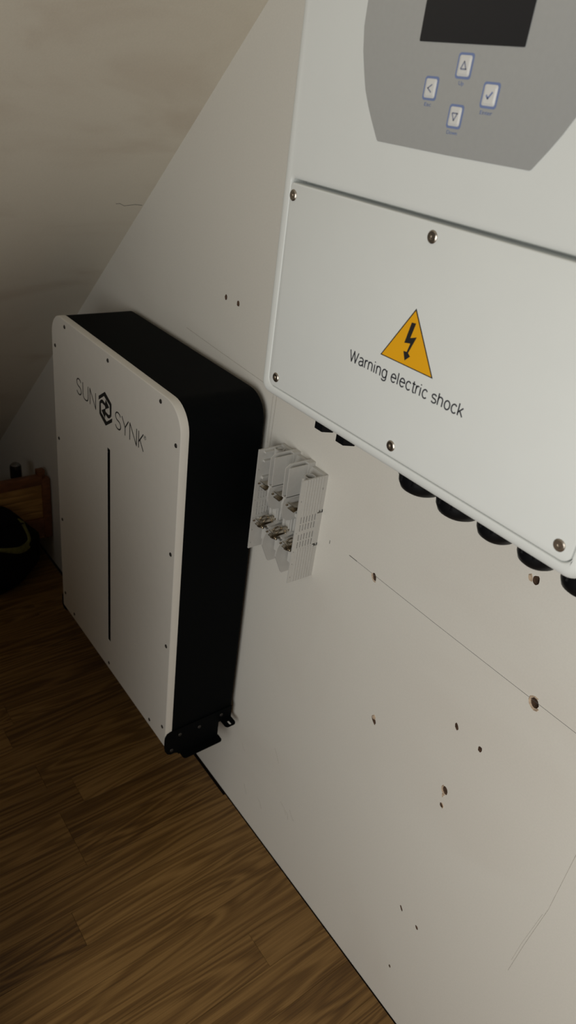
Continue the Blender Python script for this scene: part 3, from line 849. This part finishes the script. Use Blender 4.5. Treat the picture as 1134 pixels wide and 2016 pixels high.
hexsocket(-0.7205, -0.0140, 0.0078)
# metal contacts
def contact(x, z, lower):
    root_y = -0.0060
    bm = bmesh.new()
    yf = -0.0440 if not lower else -0.0455
    w = 0.0070 if not lower else 0.0062
    for s in (1, -1):
        prof = []
        for k in range(9):
            t = k / 8; y = root_y + (yf - root_y) * t
            gap = 0.0022 - 0.0012 * math.sin(math.pi * min(1, t * 1.15)) + (0.0016 * max(0, t - .86) / .14)
            prof.append((y, z + s * gap))
        thick = [(y, zz + s * 0.0008) for y, zz in prof]
        prism_x(bm, prof + thick[::-1], x - w, x + w)
    c = bmo('contact_clip', bm, MT['nickel'], fb)
    if lower:
        bm = bmesh.new()
        cy, cz = -0.0300, z - 0.001
        for dx in (-0.0050, 0.0040):
            pts = [(x + dx, cy + 0.0095 * math.cos(t), cz + 0.0068 * math.sin(t)) for t in [math.radians(-150 + 30 * k) for k in range(11)]]
            tube(bm, pts, 0.0013, 6, up=Vector((1, 0, 0)))
        tube(bm, [(x - .0085, cy - .010, cz - .004), (x, cy - .0125, cz - .0058), (x + .0085, cy - .010, cz - .004)], 0.0016, 6)
        bmo('spring_clamp', bm, MT['nickel'], fb, 40)
    bm = bmesh.new(); lathe(bm, [(.0014, 0), (.0026, .0004), (.0026, .0022), (.0016, .0030)], (x - .004, yf + .006, z - (.0098 if lower else .0072)), 'z', 12)
    lathe(bm, [(.0011, -.0016), (.0016, -.0008), (.0016, .0012), (.0008, .0018)], (x - .0085, yf - .0004, z), 'y', 10)
    bmo('terminal_screw', bm, MT['nickel'], fb, 40)
for x in pole:
    contact(x, 0.7650, False)
    contact(x, 0.7020, True)

# ------------------------------------------------------------------ pine chest in the eaves corner
ch = thing('wooden_bench', (-1.80, -0.22, 0.0), 'low varnished pine bench with framed panel end beside the wall', 'bench')
CX, CZ0, CZ1 = -1.685, 0.094, 0.292
CY0, CY1 = -0.0030, -0.46
def bpart(name, a, m, bev=0.002, parent=ch):
    bm = bmesh.new(); box(bm, *a, bev, 2); o = bmo(name, bm, MT[m], parent, 40)
    t = rnd.uniform(0.4, 0.7); o.color = (t, t, t, 1); return o
bpart('stile', (CX - .022, CX, -0.0260, CY0, CZ0, CZ1 - .010), 'pinedark', .004)
bpart('stile', (CX - .022, CX, CY1, CY1 + .024, CZ0, CZ1 - .010), 'pinedark', .004)
bpart('top_rail', (CX - .021, CX - .001, CY1 + .022, -0.0240, 0.2640, CZ1), 'pinedark', .003)
bpart('bottom_rail', (CX - .021, CX - .001, CY1 + .022, -0.0240, 0.1000, 0.1600), 'pinedark', .003)
for k in range(5):
    z0 = 0.1600 + k * 0.0208
    bpart('panel_board', (CX - .016, CX - .006, CY1 + .022, -0.0240, z0 + .0004, z0 + .0204), 'pine', .0012)
bpart('side_rail', (CX - .260, CX - .020, -0.0150, CY0, 0.0900, 0.1300), 'pine')
bpart('corner_cap', (CX - .030, CX - .010, -0.0340, -0.0120, 0.2800, 0.3040), 'pinedark', .003)
bpart('side_rail', (CX - .260, CX - .020, CY1, CY1 + .012, 0.0900, 0.1300), 'pine')
bpart('end_rail', (CX - .272, CX - .258, CY1, CY0, 0.0900, 0.1300), 'pine')
bpart('seat_board', (CX - .262, CX - .010, CY1 + .006, CY0 - .006, 0.0900, 0.1030), 'pine')
for x in (CX - .245, CX - .060):
    for y in (-0.150, CY1 + .050):
        bpart('leg', (x, x + .035, y, y + .035, 0.0, 0.0920), 'pinedark')

bo = thing('bottle', (-1.745, -0.074, 0.1031), 'dark bottle with shiny metal cap standing behind the pine panel', 'bottle')
bm = bmesh.new(); lathe(bm, [(.020, 0), (.022, .003), (.022, .110), (.020, .122), (.0135, .134), (.0125, .164), (.0140, .166)], bo.location, 'z', 24)
bmo('glass_body', bm, MT['bottle'], bo, 50)
bm = bmesh.new(); lathe(bm, [(.0145, .166), (.0150, .169), (.0150, .200), (.0138, .2035), (.0100, .2045)], bo.location, 'z', 24)
bmo('cap', bm, MT['bottle'], bo, 40)
bm = bmesh.new(); lathe(bm, [(.0125, .2035), (.0125, .2060), (.0100, .2085), (.0050, .2100)], bo.location, 'z', 20)
bmo('cap_disc', bm, MT['cap'], bo, 40)

# ------------------------------------------------------------------ black bag
bg = thing('bag', (-1.615, -0.215, 0.0), 'slumped black cloth bag with olive trim in front of the pine bench', 'bag')
BC = Vector((-1.626, -0.232, 0.126)); BR = Vector((0.056, 0.168, 0.140))
def bagp(u, v, off=0.0):
    """u around (0 = toward +x, pi/2 = toward the wall), v up"""
    cv = math.copysign(abs(math.cos(v)) ** (0.72 if v > 0 else 1.15), math.cos(v)); sv = math.copysign(abs(math.sin(v)) ** 0.85, math.sin(v))
    cu = math.copysign(abs(math.cos(u)) ** 0.8, math.cos(u)); su = math.copysign(abs(math.sin(u)) ** 0.9, math.sin(u))
    p = Vector((cv * cu * (BR.x + off), cv * su * (BR.y + off), sv * (BR.z + off)))
    d = noise.noise(p * 14.0) * 0.012 + noise.noise(p * 40.0) * 0.003
    p *= 1 + d / 0.12
    p += BC
    sag = max(0.0, min(1.0, (p.y - BC.y - 0.05) / 0.13))
    p.z -= 0.050 * sag * sag * max(0, p.z - 0.10) / 0.13
    p.z = max(p.z, 0.001 + off)
    return p
bm = bmesh.new(); NU, NV = 56, 30
loft(bm, [[bagp(2 * math.pi * i / NU, -math.pi / 2 + math.pi * (j + 0.35) / (NV - 0.3)) for i in range(NU)] for j in range(NV)])
bmo('cloth_body', bm, MT['bag'], bg, 80)
def strip(name, path, w, m, off=0.003):
    bm = bmesh.new(); secs = []
    n = len(path)
    for i, (u, v, ww) in enumerate(path):
        a = bagp(u, v - ww * w, off); c = bagp(u, v, off + 0.0025); b = bagp(u, v + ww * w, off)
        a2 = bagp(u, v - ww * w, -0.002); b2 = bagp(u, v + ww * w, -0.002)
        secs.append([a2, a, c, b, b2])
    loft(bm, secs, True, True)
    bmo(name, bm, MT[m], bg, 60)
pth = []
for k in range(19):
    t = k / 18
    pth.append((0.12 + 1.02 * t, 0.36 - 0.20 * math.sin(math.pi * min(1, t * 1.1)) + 0.42 * max(0, t - .72) / .28, 0.5 + 1.6 * t))
strip('olive_trim', pth, 0.055, 'olive')
strip('zip_flap', [(0.0 + 1.3 * k / 16, 0.72 + 0.06 * math.sin(3 * k / 16), 1) for k in range(17)], 0.02, 'bag', 0.003)
bm = bmesh.new()
c0 = bagp(0.86, 0.24, 0.009)
for du in (-0.03, 0.0, 0.03):
    tube(bm, [bagp(0.86 + du + 0.03 * s, 0.24 + 0.07 * (s - .5) * (1 if du else -1), 0.007) for s in (0, .5, 1)], 0.0028, 6)
bmo('badge', bm, MT['bag'], bg, 40)
bm = bmesh.new()
tube(bm, [bagp(-0.9, 0.9, 0.004), BC + Vector((0.01, 0.005, 0.150)), BC + Vector((0.005, 0.02, 0.160)), BC + Vector((0.01, 0.045, 0.142)), bagp(0.9, 1.0, 0.0)], 0.007, 8)
bmo('handle', bm, MT['bag'], bg, 60)
